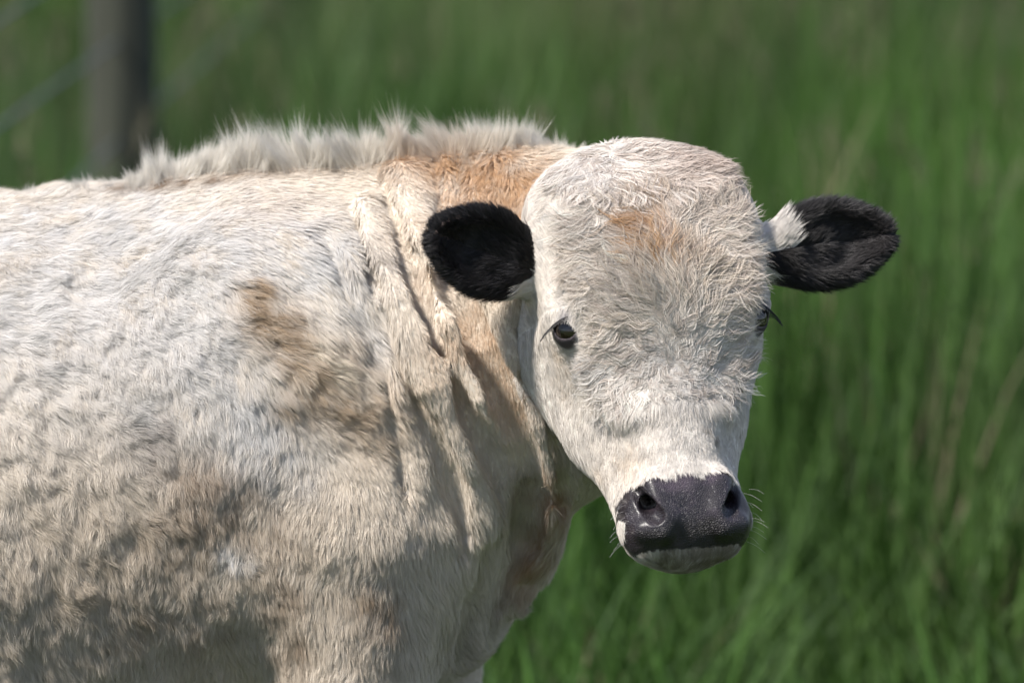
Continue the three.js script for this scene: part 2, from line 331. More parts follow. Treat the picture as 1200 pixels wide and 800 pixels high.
function headSDF(x, y, z) {
  const [lx, ly, lz] = toHead(x, y, z);
  let d = headLocal(lx, ly, lz);
  if (d < 0.2) { d = smin(d, earSDF(EARS[0], x, y, z), 0.02); d = smin(d, earSDF(EARS[1], x, y, z), 0.02); }
  // hindmost part runs into the neck
  d = smin(d, dCone(lx, ly, lz, [0, 0.06, -0.12], [-0.04, 0.02, -0.22], 0.10, 0.11), 0.05);
  return d;
}

// ------------------------------------------------------------------ colours of hide and hair: patches with a place on the animal
const BODY_ANY = (x, y, z) => Math.min(bodySDF(x, y, z), 9);
const patchesOf = (f, l) => l.map(([px, py, r, c, a]) => ({ p: march(f, px, py), r: r * 0.001, c, a }));
const CREAM = [0.755, 0.68, 0.585];
const TAN = [0.44, 0.325, 0.215], BROWN = [0.30, 0.215, 0.145], ORANGE = [0.58, 0.375, 0.215], PALE = [0.66, 0.645, 0.63], COOL = [0.735, 0.715, 0.70], PEACH = [0.64, 0.485, 0.35], DARK = [0.34, 0.31, 0.29], DIRT = [0.42, 0.345, 0.26];
const RUST = [0.45, 0.285, 0.165];
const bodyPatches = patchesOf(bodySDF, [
  [60, 300, 190, COOL, 0.8], [200, 320, 150, COOL, 0.85], [230, 420, 110, COOL, 0.8], [330, 270, 60, COOL, 0.6], [60, 420, 110, COOL, 0.6],
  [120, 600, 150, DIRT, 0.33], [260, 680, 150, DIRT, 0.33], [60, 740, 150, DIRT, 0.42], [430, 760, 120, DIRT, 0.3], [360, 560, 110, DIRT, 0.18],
  [380, 290, 42, PALE, 0.75], [405, 340, 38, PALE, 0.75], [432, 395, 26, PALE, 0.7], [350, 310, 30, PALE, 0.6], [300, 500, 55, COOL, 0.8], [330, 540, 45, PALE, 0.35], [285, 470, 34, PALE, 0.5],
  [165, 490, 34, DARK, 0.55], [172, 530, 26, DARK, 0.5], [150, 470, 24, PALE, 0.5],
  [286, 345, 24, TAN, 0.95], [306, 372, 30, TAN, 0.9], [332, 402, 34, TAN, 0.75], [356, 436, 32, TAN, 0.8], [392, 466, 34, TAN, 0.65], [432, 492, 30, TAN, 0.55], [335, 465, 24, TAN, 0.5], [405, 400, 22, TAN, 0.5], [360, 400, 18, [0.78, 0.70, 0.58], 0.8], [384, 424, 16, [0.78, 0.70, 0.58], 0.8],
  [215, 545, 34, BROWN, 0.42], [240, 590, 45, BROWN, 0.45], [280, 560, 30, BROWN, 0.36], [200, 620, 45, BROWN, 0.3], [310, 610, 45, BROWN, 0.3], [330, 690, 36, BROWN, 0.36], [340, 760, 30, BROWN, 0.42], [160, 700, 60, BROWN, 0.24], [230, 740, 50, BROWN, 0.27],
  [272, 642, 17, COOL, 0.95],
  [490, 185, 40, ORANGE, 0.7], [530, 195, 40, ORANGE, 0.8], [575, 200, 42, ORANGE, 0.8], [615, 215, 34, ORANGE, 0.7], [545, 235, 34, ORANGE, 0.55], [600, 245, 34, ORANGE, 0.6],
  [565, 385, 40, PEACH, 0.8], [590, 430, 42, PEACH, 0.85], [610, 470, 35, PEACH, 0.7], [500, 330, 30, PEACH, 0.45], [520, 400, 30, PEACH, 0.45], [480, 260, 30, PEACH, 0.4], [480, 450, 60, PEACH, 0.3],
  [640, 565, 24, RUST, 0.6], [642, 590, 26, RUST, 0.7], [638, 615, 26, RUST, 0.7], [632, 640, 26, RUST, 0.7], [624, 665, 26, RUST, 0.65], [612, 690, 24, RUST, 0.6], [592, 700, 22, BROWN, 0.5], [612, 560, 18, BROWN, 0.6],
  [120, 226, 15, BROWN, 0.8], [150, 222, 15, BROWN, 0.8], [180, 219, 15, BROWN, 0.8], [210, 215, 15, BROWN, 0.8], [240, 211, 15, BROWN, 0.8], [270, 207, 15, BROWN, 0.8], [300, 203, 15, BROWN, 0.8], [330, 200, 15, BROWN, 0.8], [360, 198, 15, BROWN, 0.8], [390, 196, 15, BROWN, 0.7], [420, 194, 15, BROWN, 0.6],  // brown hair at the foot of the mane, its shadow line tinted in too
  [440, 690, 32, BROWN, 0.5], [450, 720, 30, BROWN, 0.45], [560, 760, 70, [0.44, 0.38, 0.33], 0.6],
  [310, 240, 60, [0.60, 0.52, 0.45], 0.4], [440, 300, 30, [0.42, 0.37, 0.33], 0.5], [470, 400, 24, [0.45, 0.40, 0.35], 0.4],
]);
const WHITE = [0.76, 0.71, 0.655], BEIGE = [0.66, 0.56, 0.455], TAUPE = [0.52, 0.43, 0.37], GREY = [0.36, 0.35, 0.345];
const headPatches = patchesOf(headSDF, [
  [780, 300, 130, BEIGE, 0.4], [800, 330, 60, BEIGE, 0.4], [860, 330, 60, BEIGE, 0.5], [800, 185, 60, TAUPE, 0.8], [770, 215, 45, TAUPE, 0.6], [850, 205, 50, TAUPE, 0.5], [700, 190, 40, WHITE, 0.5],
  [764, 262, 14, ORANGE, 0.9], [769, 280, 16, [0.46, 0.25, 0.12], 1], [773, 298, 15, [0.46, 0.25, 0.12], 1], [776, 316, 14, ORANGE, 1], [780, 334, 13, ORANGE, 0.8], [790, 235, 20, TAUPE, 0.5],
  [800, 440, 40, [0.56, 0.53, 0.50], 0.6], [690, 460, 60, WHITE, 0.8], [660, 350, 40, WHITE, 0.8], [780, 520, 60, WHITE, 0.6], [735, 540, 25, BEIGE, 0.6], [880, 460, 40, [0.58, 0.56, 0.53], 0.5],
  [640, 263, 9, GREY, 0.9], [637, 300, 8, GREY, 0.5], [662, 366, 10, [0.42, 0.40, 0.44], 0.8], [700, 412, 11, GREY, 0.85], [712, 424, 10, GREY, 0.7], [722, 434, 10, GREY, 0.5], [704, 490, 12, GREY, 0.6], [695, 480, 9, GREY, 0.4], [690, 402, 8, [0.12, 0.11, 0.11], 0.9], [665, 402, 9, [0.2, 0.2, 0.23], 0.5],
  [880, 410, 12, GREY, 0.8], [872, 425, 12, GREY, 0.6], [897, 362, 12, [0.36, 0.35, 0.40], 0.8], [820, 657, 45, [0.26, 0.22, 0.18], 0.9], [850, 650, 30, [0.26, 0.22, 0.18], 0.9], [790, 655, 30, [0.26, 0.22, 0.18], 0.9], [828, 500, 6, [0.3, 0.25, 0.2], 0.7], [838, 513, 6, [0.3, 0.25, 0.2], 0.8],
  [660, 440, 20, BEIGE, 0.5], [650, 410, 16, BEIGE, 0.5], [700, 555, 22, BEIGE, 0.5],
]);
function tint(patches, base, x, y, z, grain) {
  const c = base.slice(), j = 0.004;
  const wx = x + 0.012 * ns(x * 28, y * 28, z * 28 + 4), wy = y + 0.012 * ns(x * 28 + 9, y * 28, z * 28), wz = z;
  for (const q of patches) {
    const dx = wx - q.p[0], dy = wy - q.p[1], dz = wz - q.p[2], e = (dx * dx + dy * dy + dz * dz) / (q.r * q.r);
    if (e > 4) continue;
    let a = q.a * Math.exp(-e); a = clamp(a + (grain - 0.5) * 1.9 * a, 0, 1);
    c[0] += (q.c[0] - c[0]) * a; c[1] += (q.c[1] - c[1]) * a; c[2] += (q.c[2] - c[2]) * a;
  }
  return c;
}
// ears: black but for their roots
function earBlack(x, y, z) {
  const l = toHead(x, y, z);
  for (const E of EARS) {
    const d = V(x, y, z).sub(V(...E.base)), u = d.dot(E.u), v = d.dot(E.v), w = d.dot(E.w);
    if (u > -0.01 && u < E.len * 1.15 && earSDF(E, x, y, z) < 0.004 && headLocal(...l) > 0.005) return { E, u, v, w };
  }
  return null;
}
const isNose = (lx, ly, lz, n) => {
  if (lz < -0.022) return 0;
  const wob = 0.0045 * ns(lx * 70, ly * 70, 1) + 0.003 * ns(lx * 190, ly * 190, 5);
  const top = -0.181 - 0.28 * Math.abs(lx) * (Math.abs(lx) > 0.04 ? (Math.abs(lx) - 0.04) * 18 : 0) + wob;
  const side = 0.0765 + wob, low = -0.2660 + wob * 0.4;
  return ly < top && ly > low && Math.abs(lx) < side && lz > 0.010 - 0.040 * sst(0.054, 0.076, Math.abs(lx)) + wob ? 1 : 0;
};

// ------------------------------------------------------------------ skin
console.log('body field');
const bodyRaw = nets(bodySDF, [-1.78, 0.0, -0.52], [0.36, 1.44, 0.30], 0.0065);
console.log('head field', bodyRaw.idx.length / 3);
const headRaw = nets(headSDF, [-0.16, 0.72, -0.16], [0.50, 1.44, 0.42], 0.0026);
console.log('skin', headRaw.idx.length / 3);
function skinGeo(raw, f, e, paint) {
  const n = raw.pos.length / 3, nor = new Float32Array(n * 3), col = new Float32Array(n * 3), uv = new Float32Array(n * 2);
  for (let i = 0; i < n; i++) {
    const x = raw.pos[i * 3], y = raw.pos[i * 3 + 1], z = raw.pos[i * 3 + 2], g = grad(f, x, y, z, e);
    nor.set(g, i * 3); col.set(paint(x, y, z, g), i * 3);
    const l = toHead(x, y, z); uv[i * 2] = l[0] / 0.06; uv[i * 2 + 1] = l[1] / 0.06;
  }
  const g = new THREE.BufferGeometry();
  g.setAttribute('position', new THREE.BufferAttribute(raw.pos, 3)); g.setAttribute('normal', new THREE.BufferAttribute(nor, 3));
  g.setAttribute('color', new THREE.BufferAttribute(col, 3)); g.setAttribute('uv', new THREE.BufferAttribute(uv, 2)); g.setIndex(raw.idx); return g;
}
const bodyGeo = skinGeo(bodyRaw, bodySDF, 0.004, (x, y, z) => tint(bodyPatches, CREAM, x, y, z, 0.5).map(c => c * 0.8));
function headPaint(x, y, z, n) {
  const l = toHead(x, y, z);
  if (isNose(...l)) {
    const pale = clamp(sst(-0.21, -0.186, l[1]) * sst(0.055, 0.02, Math.abs(l[0])) + 0.7 * ns(l[0] * 60, l[1] * 60, 2), 0, 1) * 0.8;
    let c = [0.014 + 0.055 * pale, 0.010 + 0.039 * pale, 0.014 + 0.052 * pale];
    const edge = Math.abs(l[0]) > 0.069 ? sst(0.15, 0.4, ns(l[0] * 160, l[1] * 160, 8)) : 0;
    return c.map((q, i) => q + ([0.55, 0.50, 0.47][i] - q) * edge * 0.12);
  }
  for (const e of EYES) { const r = Math.hypot(Math.abs(l[0]) - Math.abs(e[0]), l[1] - e[1], l[2] - e[2]); if (Math.sign(l[0]) === Math.sign(e[0]) && r < 0.0245) { const k = sst(0.0245, 0.0222, r); return [0.42 - 0.37 * k, 0.40 - 0.36 * k, 0.41 - 0.365 * k]; } }
  if (l[1] < -0.252 && l[2] > -0.03 && l[1] > -0.268) return [0.07, 0.055, 0.05];
  const E = earBlack(x, y, z); if (E && E.u > (E.E === EARS[0] ? 0.028 : 0.042)) return E.w > -0.004 && E.u > E.E.len * 0.55 && Math.abs(E.v) < 0.032 ? [0.075, 0.055, 0.052] : [0.02, 0.018, 0.018];
  return tint(headPatches, WHITE, x, y, z, 0.5).map(c => c * 0.78);
}
const headAll = skinGeo(headRaw, headSDF, 0.0016, headPaint);
// the nose leather is cut out of the head and becomes a part of its own
const noseIdx = [], faceIdx = [];
{ const p = headRaw.pos, t = headRaw.idx;
  for (let i = 0; i < t.length; i += 3) { let s = 0; for (let k = 0; k < 3; k++) { const a = t[i + k] * 3; s += isNose(...toHead(p[a], p[a + 1], p[a + 2])); } (s >= 2 ? noseIdx : faceIdx).push(t[i], t[i + 1], t[i + 2]); } }
const subset = (g, idx) => { const o = g.clone(); o.setIndex(idx); return o.toNonIndexed(); };
function compact(g, idx) {
  const map = new Map(), out = {}, ids = [];
  for (const i of idx) { if (!map.has(i)) { map.set(i, map.size); } ids.push(map.get(i)); }
  const r = new THREE.BufferGeometry();
  for (const k of Object.keys(g.attributes)) { const a = g.attributes[k], w = a.itemSize, d = new Float32Array(map.size * w); for (const [from, to] of map) for (let q = 0; q < w; q++) d[to * w + q] = a.array[from * w + q]; r.setAttribute(k, new THREE.BufferAttribute(d, w)); }
  r.setIndex(ids); return r;
}
const cow = new THREE.Group(); cow.name = 'cow'; cow.position.set(-0.7, 0, -0.14); scene.add(cow);
tag(cow, 'cream white shaggy cow with black ears turning its head over the grass', 'cow');
const back = new THREE.Matrix4().makeTranslation(0.7, 0, 0.14);
const own = (m) => { m.applyMatrix4 ? m.applyMatrix4(back) : 0; return m; };
const put = (name, mesh, kind, parent = cow) => { mesh.name = name; shadow(mesh); if (kind) mesh.userData.kind = kind; parent.add(mesh); return mesh; };
const skinMat = new THREE.MeshStandardMaterial({ vertexColors: true, roughness: 0.9 });
const faceGeo = compact(headAll, faceIdx), noseGeo = compact(headAll, noseIdx);
const body = put('body', new THREE.Mesh(mergeGeometries([bodyGeo, faceGeo]).applyMatrix4(back), skinMat));
{
  const n = 512, d = new Uint8Array(n * n * 4), cells = 26, pts = [];
  for (let i = 0; i < cells * cells; i++) pts.push(rnd(), rnd());
  for (let j = 0; j < n; j++) for (let i = 0; i < n; i++) {
    const u = i / n * cells, v = j / n * cells, cu = Math.floor(u), cv = Math.floor(v); let a = 9, b = 9;
    for (let y = -1; y <= 1; y++) for (let x = -1; x <= 1; x++) { const q = ((cu + x + cells) % cells + ((cv + y + cells) % cells) * cells) * 2, e = Math.hypot(cu + x + pts[q] - u, cv + y + pts[q + 1] - v); if (e < a) { b = a; a = e; } else if (e < b) b = e; }
    const h = 255 * clamp((b - a) * 1.8, 0, 1), o = (j * n + i) * 4; d[o] = d[o + 1] = d[o + 2] = h; d[o + 3] = 255;
  }
  const t = new THREE.DataTexture(d, n, n); t.wrapS = t.wrapT = THREE.RepeatWrapping; t.magFilter = THREE.LinearFilter; t.needsUpdate = true;
  const noseMat = new THREE.MeshPhysicalMaterial({ vertexColors: true, roughness: 0.46, bumpMap: t, bumpScale: 0.0009, specularIntensity: 0.9, clearcoat: 0.35, clearcoatRoughness: 0.3 });
  const nose = put('nose', new THREE.Mesh(noseGeo.applyMatrix4(back), noseMat)); nose.userData.label = 'black moist nose leather with pale speckled edges';
}
// hooves, each of two claws
{
  const mat = new THREE.MeshStandardMaterial({ color: new THREE.Color().setRGB(0.06, 0.052, 0.045), roughness: 0.6 });
  for (const l of LEGS) {
    const [hx, , hz] = l.p[4], claws = [];
    for (const s of [-1, 1]) { const c = new THREE.CylinderGeometry(0.026, 0.036, 0.072, 20, 3); c.scale(1.35, 1, 0.82); c.translate(0.022, 0.0375, s * 0.030); claws.push(c); }
    put('hoof', new THREE.Mesh(mergeGeometries(claws).translate(hx, 0, hz - BZ).applyMatrix4(back), mat));
  }
}
// moisture on the nose
{
  const S0 = noseGeo.attributes.position.array, g = new THREE.SphereGeometry(1, 8, 6), m = new THREE.InstancedMesh(g, new THREE.MeshPhysicalMaterial({ color: 0xffffff, transmission: 1, thickness: 0.001, ior: 1.33, roughness: 0.02 }), 170), M = new THREE.Matrix4();
  const N0 = noseGeo.attributes.normal.array, hi = toHead(0, 0, 0);
  for (let i = 0, guard = 0; i < 170 && guard < 90000; guard++) {
    const k = Math.floor(rnd() * S0.length / 3) * 3, l = toHead(S0[k] - 0.7, S0[k + 1], S0[k + 2] - 0.14); if (Math.abs(l[0]) > 0.045 || l[1] < -0.245 || (l[1] < -0.215 && rnd() < 0.6)) continue;
    const q = 0.0004 + 0.0006 * rnd() * rnd(); M.makeScale(q, q, q).setPosition(S0[k] + N0[k] * q * 0.3 + gauss() * 0.001, S0[k + 1] + N0[k + 1] * q * 0.3 + gauss() * 0.001, S0[k + 2] + N0[k + 2] * q * 0.3); m.setMatrixAt(i++, M);
  }
  put('moisture_drops', m, 'stuff');
}
// eyes
for (const e of EYES) {
  const g = new THREE.SphereGeometry(0.0198, 64, 48), p = g.attributes.position, col = [], s = Math.sign(e[0]);
  const f = V(s * 0.70, 0, 0.71), t = V(-s * 0.71, 0, 0.70);
  for (let i = 0; i < p.count; i++) {
    const q = V(p.getX(i), p.getY(i), p.getZ(i)).normalize(), a = q.dot(t), b = q.y, front = q.dot(f) > 0;
    const r = Math.hypot(a, b), pupil = Math.hypot(a / 1.5, b) < 0.26;
    if (front && pupil) col.push(0.004, 0.004, 0.006); else if (front && r < 0.70) { const k = 0.7 + 0.6 * ns(Math.atan2(b, a) * 6, r * 4, 1); col.push(0.013 * k, 0.007 * k, 0.005 * k); } else if (front && r < 0.78) col.push(0.008, 0.007, 0.008); else col.push(0.30, 0.27, 0.27);
  }
  g.setAttribute('color', new THREE.Float32BufferAttribute(col, 3)); g.translate(...e); g.applyMatrix4(HM).applyMatrix4(back);
  put('eye', new THREE.Mesh(g, new THREE.MeshPhysicalMaterial({ vertexColors: true, roughness: 0.12, clearcoat: 0.6, clearcoatRoughness: 0.02 })));
}

// ------------------------------------------------------------------ hair: locks of tapered strands, laid on the skin
function lock({ hairs, seg, w, spread, tipSpread, wave, freq, arch, lift, messy, phase, drop = 0 }) {
  const pos = [], nor = [], idx = [], ph = phase === undefined ? rnd() * 6.283 : phase;
  for (let h = 0; h < hairs; h++) {
    const z0 = (rnd() - 0.5) * spread, x0 = (rnd() - 0.5) * 0.3, z1 = (rnd() - 0.5) * tipSpread, L = 0.72 + 0.4 * rnd(), ww = w * (0.6 + 0.7 * rnd()), tw = gauss() * 0.9, my = messy * gauss(), mz = messy * gauss(), dph = ph + gauss() * (phase === undefined ? 0.5 : 0.3), amp = wave * (0.75 + 0.5 * rnd());
    const b0 = pos.length / 3, pt = (t) => [x0 * (1 - t) + L * t, lift * t + arch * 4 * t * (1 - t) * (0.6 + 0.4 * L) + my * t * t - drop * t * t + 0.4 * wave * 0.3 * Math.cos(6.283 * freq * t + dph) * t, z0 * (1 - t) + z1 * t + mz * t * t + amp * (Math.sin(6.283 * freq * t + dph) - Math.sin(dph)) * Math.min(1, t * 2)];
    for (let s = 0; s <= seg; s++) {
      const t = s / seg, [x, y, z] = pt(t), k = ww * 0.5 * (s === seg ? 0.12 : 1 - 0.55 * t * t), c = Math.cos(tw), n = Math.sin(tw);
      for (const e of [-1, 1]) { pos.push(x, y + n * k * e, z + c * k * e); nor.push(-0.15, c * 0.75 - n * 0.6 * e, 0.6 * e * c + n * -0.75); }
      if (s) { const q = b0 + s * 2; idx.push(q - 2, q - 1, q, q - 1, q + 1, q); }
    }
  }
  const g = new THREE.BufferGeometry(); g.setAttribute('position', new THREE.Float32BufferAttribute(pos, 3)); g.setAttribute('normal', new THREE.Float32BufferAttribute(nor, 3)); g.setIndex(idx); return g;
}
const many = (n, o) => Array.from({ length: n }, () => lock(o));
const hairMat = new THREE.MeshPhysicalMaterial({ color: 0xffffff, roughness: 0.55, specularIntensity: 0.45, side: THREE.DoubleSide, transmission: 0.28, thickness: 0 });
const earMat = new THREE.MeshPhysicalMaterial({ color: 0xffffff, roughness: 0.5, specularIntensity: 0.6, side: THREE.DoubleSide });
const LOCKS = {
  short: many(8, { hairs: 10, seg: 2, w: 0.075, spread: 1, tipSpread: 0.40, wave: 0.10, freq: 0.6, arch: 0.14, lift: 0, messy: 0.12 }),
  wool: many(8, { hairs: 11, seg: 4, w: 0.052, spread: 1, tipSpread: 0.75, wave: 0.34, freq: 0.7, arch: 0.20, lift: 0.05, messy: 0.30 }),
  wavy: Array.from({ length: 14 }, (_, i) => lock({ hairs: 10, seg: 8, w: 0.085, spread: 0.8, tipSpread: 0.30, wave: 0.80, freq: 1.25, arch: 0.10, lift: 0.0, messy: 0.10, phase: i * 0.9, drop: 0.75 })),
  mane: many(12, { hairs: 9, seg: 4, w: 0.036, spread: 1, tipSpread: 0.95, wave: 0.25, freq: 0.5, arch: 0.08, lift: 0.0, messy: 0.40 }),
};
const bins = {};
function addLock(name, kind, p, n, t, len, wid, hgt, c, shape) {
  const count = LOCKS[kind].length, v = shape === undefined ? Math.floor(rnd() * count) : clamp(Math.floor(shape * count), 0, count - 1), key = name + '|' + kind + '|' + v;
  (bins[key] = bins[key] || { name, geo: LOCKS[kind][v], m: [], c: [] });
  const bx = n[1] * t[2] - n[2] * t[1], by = n[2] * t[0] - n[0] * t[2], bz = n[0] * t[1] - n[1] * t[0];
  // z axis = x × y, so t × n
  const s = shape !== undefined || rnd() < 0.5 ? -1 : 1;
  bins[key].m.push(t[0] * len, t[1] * len, t[2] * len, 0, n[0] * hgt, n[1] * hgt, n[2] * hgt, 0, -bx * wid * s, -by * wid * s, -bz * wid * s, 0, p[0], p[1], p[2], 1);
  bins[key].c.push(c[0], c[1], c[2]);
}
function flushHair() {
  for (const k of Object.keys(bins)) {
    const b = bins[k], n = b.c.length / 3, m = new THREE.InstancedMesh(b.geo, b.name === 'ear_hair' ? earMat : hairMat, n);
    m.instanceMatrix = new THREE.InstancedBufferAttribute(new Float32Array(b.m), 16); m.instanceColor = new THREE.InstancedBufferAttribute(new Float32Array(b.c), 3);
    m.position.set(0.7, 0, 0.14); put(b.name, m, 'stuff');
  }
}
function sampler(pos, idx, weight) {
  const n = idx.length / 3, cum = new Float64Array(n); let s = 0;
  for (let i = 0; i < n; i++) {
    const a = idx[i * 3] * 3, b = idx[i * 3 + 1] * 3, c = idx[i * 3 + 2] * 3;
    const ux = pos[b] - pos[a], uy = pos[b + 1] - pos[a + 1], uz = pos[b + 2] - pos[a + 2], vx = pos[c] - pos[a], vy = pos[c + 1] - pos[a + 1], vz = pos[c + 2] - pos[a + 2];
    const nx = uy * vz - uz * vy, ny = uz * vx - ux * vz, nz = ux * vy - uy * vx, l = Math.hypot(nx, ny, nz);
    s += l ? 0.5 * l * weight((pos[a] + pos[b] + pos[c]) / 3, (pos[a + 1] + pos[b + 1] + pos[c + 1]) / 3, (pos[a + 2] + pos[b + 2] + pos[c + 2]) / 3, nx / l, ny / l, nz / l) : 0; cum[i] = s;
  }
  return { total: s, pick() {
    const r = rnd() * s; let lo = 0, hi = n - 1; while (lo < hi) { const m = lo + hi >> 1; if (cum[m] < r) lo = m + 1; else hi = m; }
    let u = rnd(), v = rnd(); if (u + v > 1) { u = 1 - u; v = 1 - v; }
    const a = idx[lo * 3] * 3, b = idx[lo * 3 + 1] * 3, c = idx[lo * 3 + 2] * 3;
    return [0, 1, 2].map(k => pos[a + k] + u * (pos[b + k] - pos[a + k]) + v * (pos[c + k] - pos[a + k]));
  } };
}
const D2 = Math.PI / 180;
// flow of the coat: place, angle in the animal's side view, length in mm, lift, wool
const FLOW = [
  [20, 300, -25, 26, 0.30, 1], [120, 280, -15, 28, 0.3, 1], [60, 420, -35, 28, 0.32, 1], [200, 330, -25, 24, 0.28, 1], [150, 450, -50, 26, 0.35, 1], [230, 440, -45, 24, 0.3, 1], [60, 560, -60, 26, 0.3, 1], [180, 580, -65, 26, 0.35, 1], [100, 700, -75, 26, 0.3, 0.9], [240, 660, -80, 22, 0.3, 0.8],
  [200, 225, -20, 14, 0.2, 0.1], [300, 230, -35, 13, 0.2, 0], [330, 300, -50, 16, 0.2, 0], [400, 300, -66, 22, 0.22, 0.1], [430, 380, -62, 22, 0.22, 0.1], [390, 230, -45, 15, 0.2, 0], [450, 250, -62, 16, 0.2, 0],
  [300, 370, -30, 28, 0.4, 0.8], [350, 430, -40, 30, 0.35, 0.6], [420, 480, -35, 24, 0.35, 0.6], [300, 500, -90, 22, 0.25, 0.4], [330, 580, -95, 18, 0.25, 0.3], [400, 580, -85, 17, 0.22, 0.1],
  [480, 330, -72, 10, 0.17, 0], [520, 420, -64, 10, 0.17, 0], [570, 500, -58, 10, 0.17, 0], [462, 225, -72, 10, 0.17, 0], [500, 360, -68, 10, 0.17, 0], [600, 535, -75, 10, 0.17, 0], [552, 430, -64, 10, 0.17, 0], [500, 520, -78, 16, 0.2, 0.1], [540, 600, -70, 19, 0.25, 0.2], [480, 640, -85, 20, 0.25, 0.2], [420, 700, -100, 20, 0.25, 0.3], [360, 740, -90, 18, 0.25, 0.2], [300, 740, -88, 18, 0.25, 0.3], [520, 700, -60, 22, 0.28, 0.2],
  [500, 200, -90, 17, 0.3, 0.3], [560, 205, -80, 19, 0.3, 0.3], [620, 210, -65, 20, 0.3, 0.3], [540, 260, -85, 15, 0.25, 0.1], [580, 400, -80, 10, 0.17, 0], [610, 470, -78, 10, 0.17, 0], [635, 560, -95, 15, 0.22, 0.1], [625, 660, -110, 15, 0.25, 0.1], [600, 740, -30, 18, 0.3, 0.1], [690, 560, -100, 12, 0.2, 0],
].map(([px, py, a, len, lift, wool]) => ({ p: march(bodySDF, px, py), d: [Math.cos(a * D2), Math.sin(a * D2), 0], len: len * 0.001, lift, wool }));
function flowAt(x, y, z) {
  let dx = 0, dy = 0, L = 0, F = 0, O = 0, s = 1e-9;
  for (const f of FLOW) { const a = x - f.p[0], b = y - f.p[1], c = z - f.p[2], e = a * a + b * b + 0.5 * c * c, w = 1 / (e * e + 2e-6); dx += w * f.d[0]; dy += w * f.d[1]; L += w * f.len; F += w * f.lift; O += w * f.wool; s += w; }
  return { d: [dx / s, dy / s, 0], len: L / s, lift: F / s, wool: O / s };
}
function lay(n, d, lift) {   // direction along the skin, raised by lift
  const k = d[0] * n[0] + d[1] * n[1] + d[2] * n[2]; let x = d[0] - n[0] * k, y = d[1] - n[1] * k, z = d[2] - n[2] * k, l = Math.hypot(x, y, z) || 1; x /= l; y /= l; z /= l;
  const c = Math.cos(lift), s = Math.sin(lift);
  return { t: [x * c + n[0] * s, y * c + n[1] * s, z * c + n[2] * s], u: [n[0] * c - x * s, n[1] * c - y * s, n[2] * c - z * s] };
}
const Q = 1;
console.log('coat');
{
  const S = sampler(bodyRaw.pos, bodyRaw.idx, (x, y, z, nx, ny, nz) => y < 0.12 ? 0 : (x > -0.72 && y > 0.62 && nz > -0.45 ? 1 : x > -0.95 && y > 0.5 && nz > -0.4 ? 0.35 : 0.12));
  for (let i = 0; i < 300000 * Q; i++) {
    const [x, y, z] = S.pick();
    if (x > -0.05 && y > 0.8 && headSDF(x, y, z) < -0.012) continue;
    const n = grad(bodySDF, x, y, z, 0.003), f = flowAt(x, y, z), wool = f.wool;
    const a1 = ns(x * 34, y * 34, z * 34), a2 = ns(x * 90 + 7, y * 90, z * 90), a3 = ns(x * 14, y * 14 + 5, z * 14);
    const turn = (a3 * 0.4 + a1 * (0.20 + 1.0 * wool) + a2 * (0.08 + 0.55 * wool)) + gauss() * 0.12, c = Math.cos(turn), s = Math.sin(turn);
    const d = [f.d[0] * c - f.d[1] * s, f.d[0] * s + f.d[1] * c, gauss() * 0.15];
    const { t, u } = lay(n, d, f.lift + (0.07 + 0.11 * wool) * ns(x * 60, y * 60 + 3, z * 60) + gauss() * 0.08);
    const len = 1.1 * f.len * (0.75 + 0.4 * rnd() + 0.3 * ns(x * 40 + 3, y * 40, z * 40)), g = rnd();
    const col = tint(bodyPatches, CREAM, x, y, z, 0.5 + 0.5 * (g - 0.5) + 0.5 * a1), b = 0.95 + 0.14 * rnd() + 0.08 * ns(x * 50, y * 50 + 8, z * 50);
    addLock('coat_hair', rnd() < wool ? 'wool' : 'short', [x - n[0] * 0.001, y - n[1] * 0.001, z - n[2] * 0.001], u, t, len, 0.0032 + 0.002 * rnd() + 0.004 * wool, 0.0050 + 0.0070 * wool, col.map(q => Math.min(0.86, q * b)));
  }
  // crest and withers: upright fringe along the back line
  const spine = []; for (let x = -0.66; x <= 0.10; x += 0.004) spine.push(x);
  for (let i = 0; i < 16000 * Q; i++) {
    const x = -0.60 + 0.70 * rnd(), zc = -BZ + (x < -0.42 ? -0.14 : -0.14 + (x + 0.42) / 0.38 * 0.04), side = gauss() * 0.028, z = zc + side; let y = 1.5;
    for (let k = 0; k < 40; k++) { const e = bodySDF(x, y, z); y -= e * 0.8; if (e < 0.0008) break; }
    const n = grad(bodySDF, x, y, z, 0.004), long = rnd() < 0.35, wisp = ns(x * 26, 2, z * 9), fine = ns(x * 75, 5, z * 40);
    let tall = sst(-0.50, -0.40, x) * (0.024 + 0.010 * sst(-0.42, -0.30, x) * sst(-0.08, -0.2, x)) * sst(0.10, 0.0, x) + 0.010;
    tall *= 0.86 * (long ? 1.1 + 1.3 * Math.max(0, wisp) : 0.75) * (1 + 0.5 * fine) * (0.75 + 0.45 * rnd());
    const lean = 1.1 * ns(x * 24, 11, z * 14) + 0.9 * ns(x * 70, 4, z * 30) + gauss() * 0.10 + (x < -0.40 ? -0.25 : -0.05), dir = [lean, 1, 0.35 * (side / 0.03) + gauss() * 0.2 + 0.4 * fine];
    const l = Math.hypot(...dir), t = dir.map(q => q / l), { t: u } = lay(t, [gauss(), 0.1, gauss()], 0);
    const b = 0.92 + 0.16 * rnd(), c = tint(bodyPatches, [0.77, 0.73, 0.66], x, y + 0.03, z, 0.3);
    addLock('mane_hair', 'mane', [x, y - 0.002, z], u, t, tall * (0.75 + 0.5 * rnd()), long ? 0.0042 : 0.0055, 0.006, c.map(q => Math.min(0.86, q * b)));
  }
}
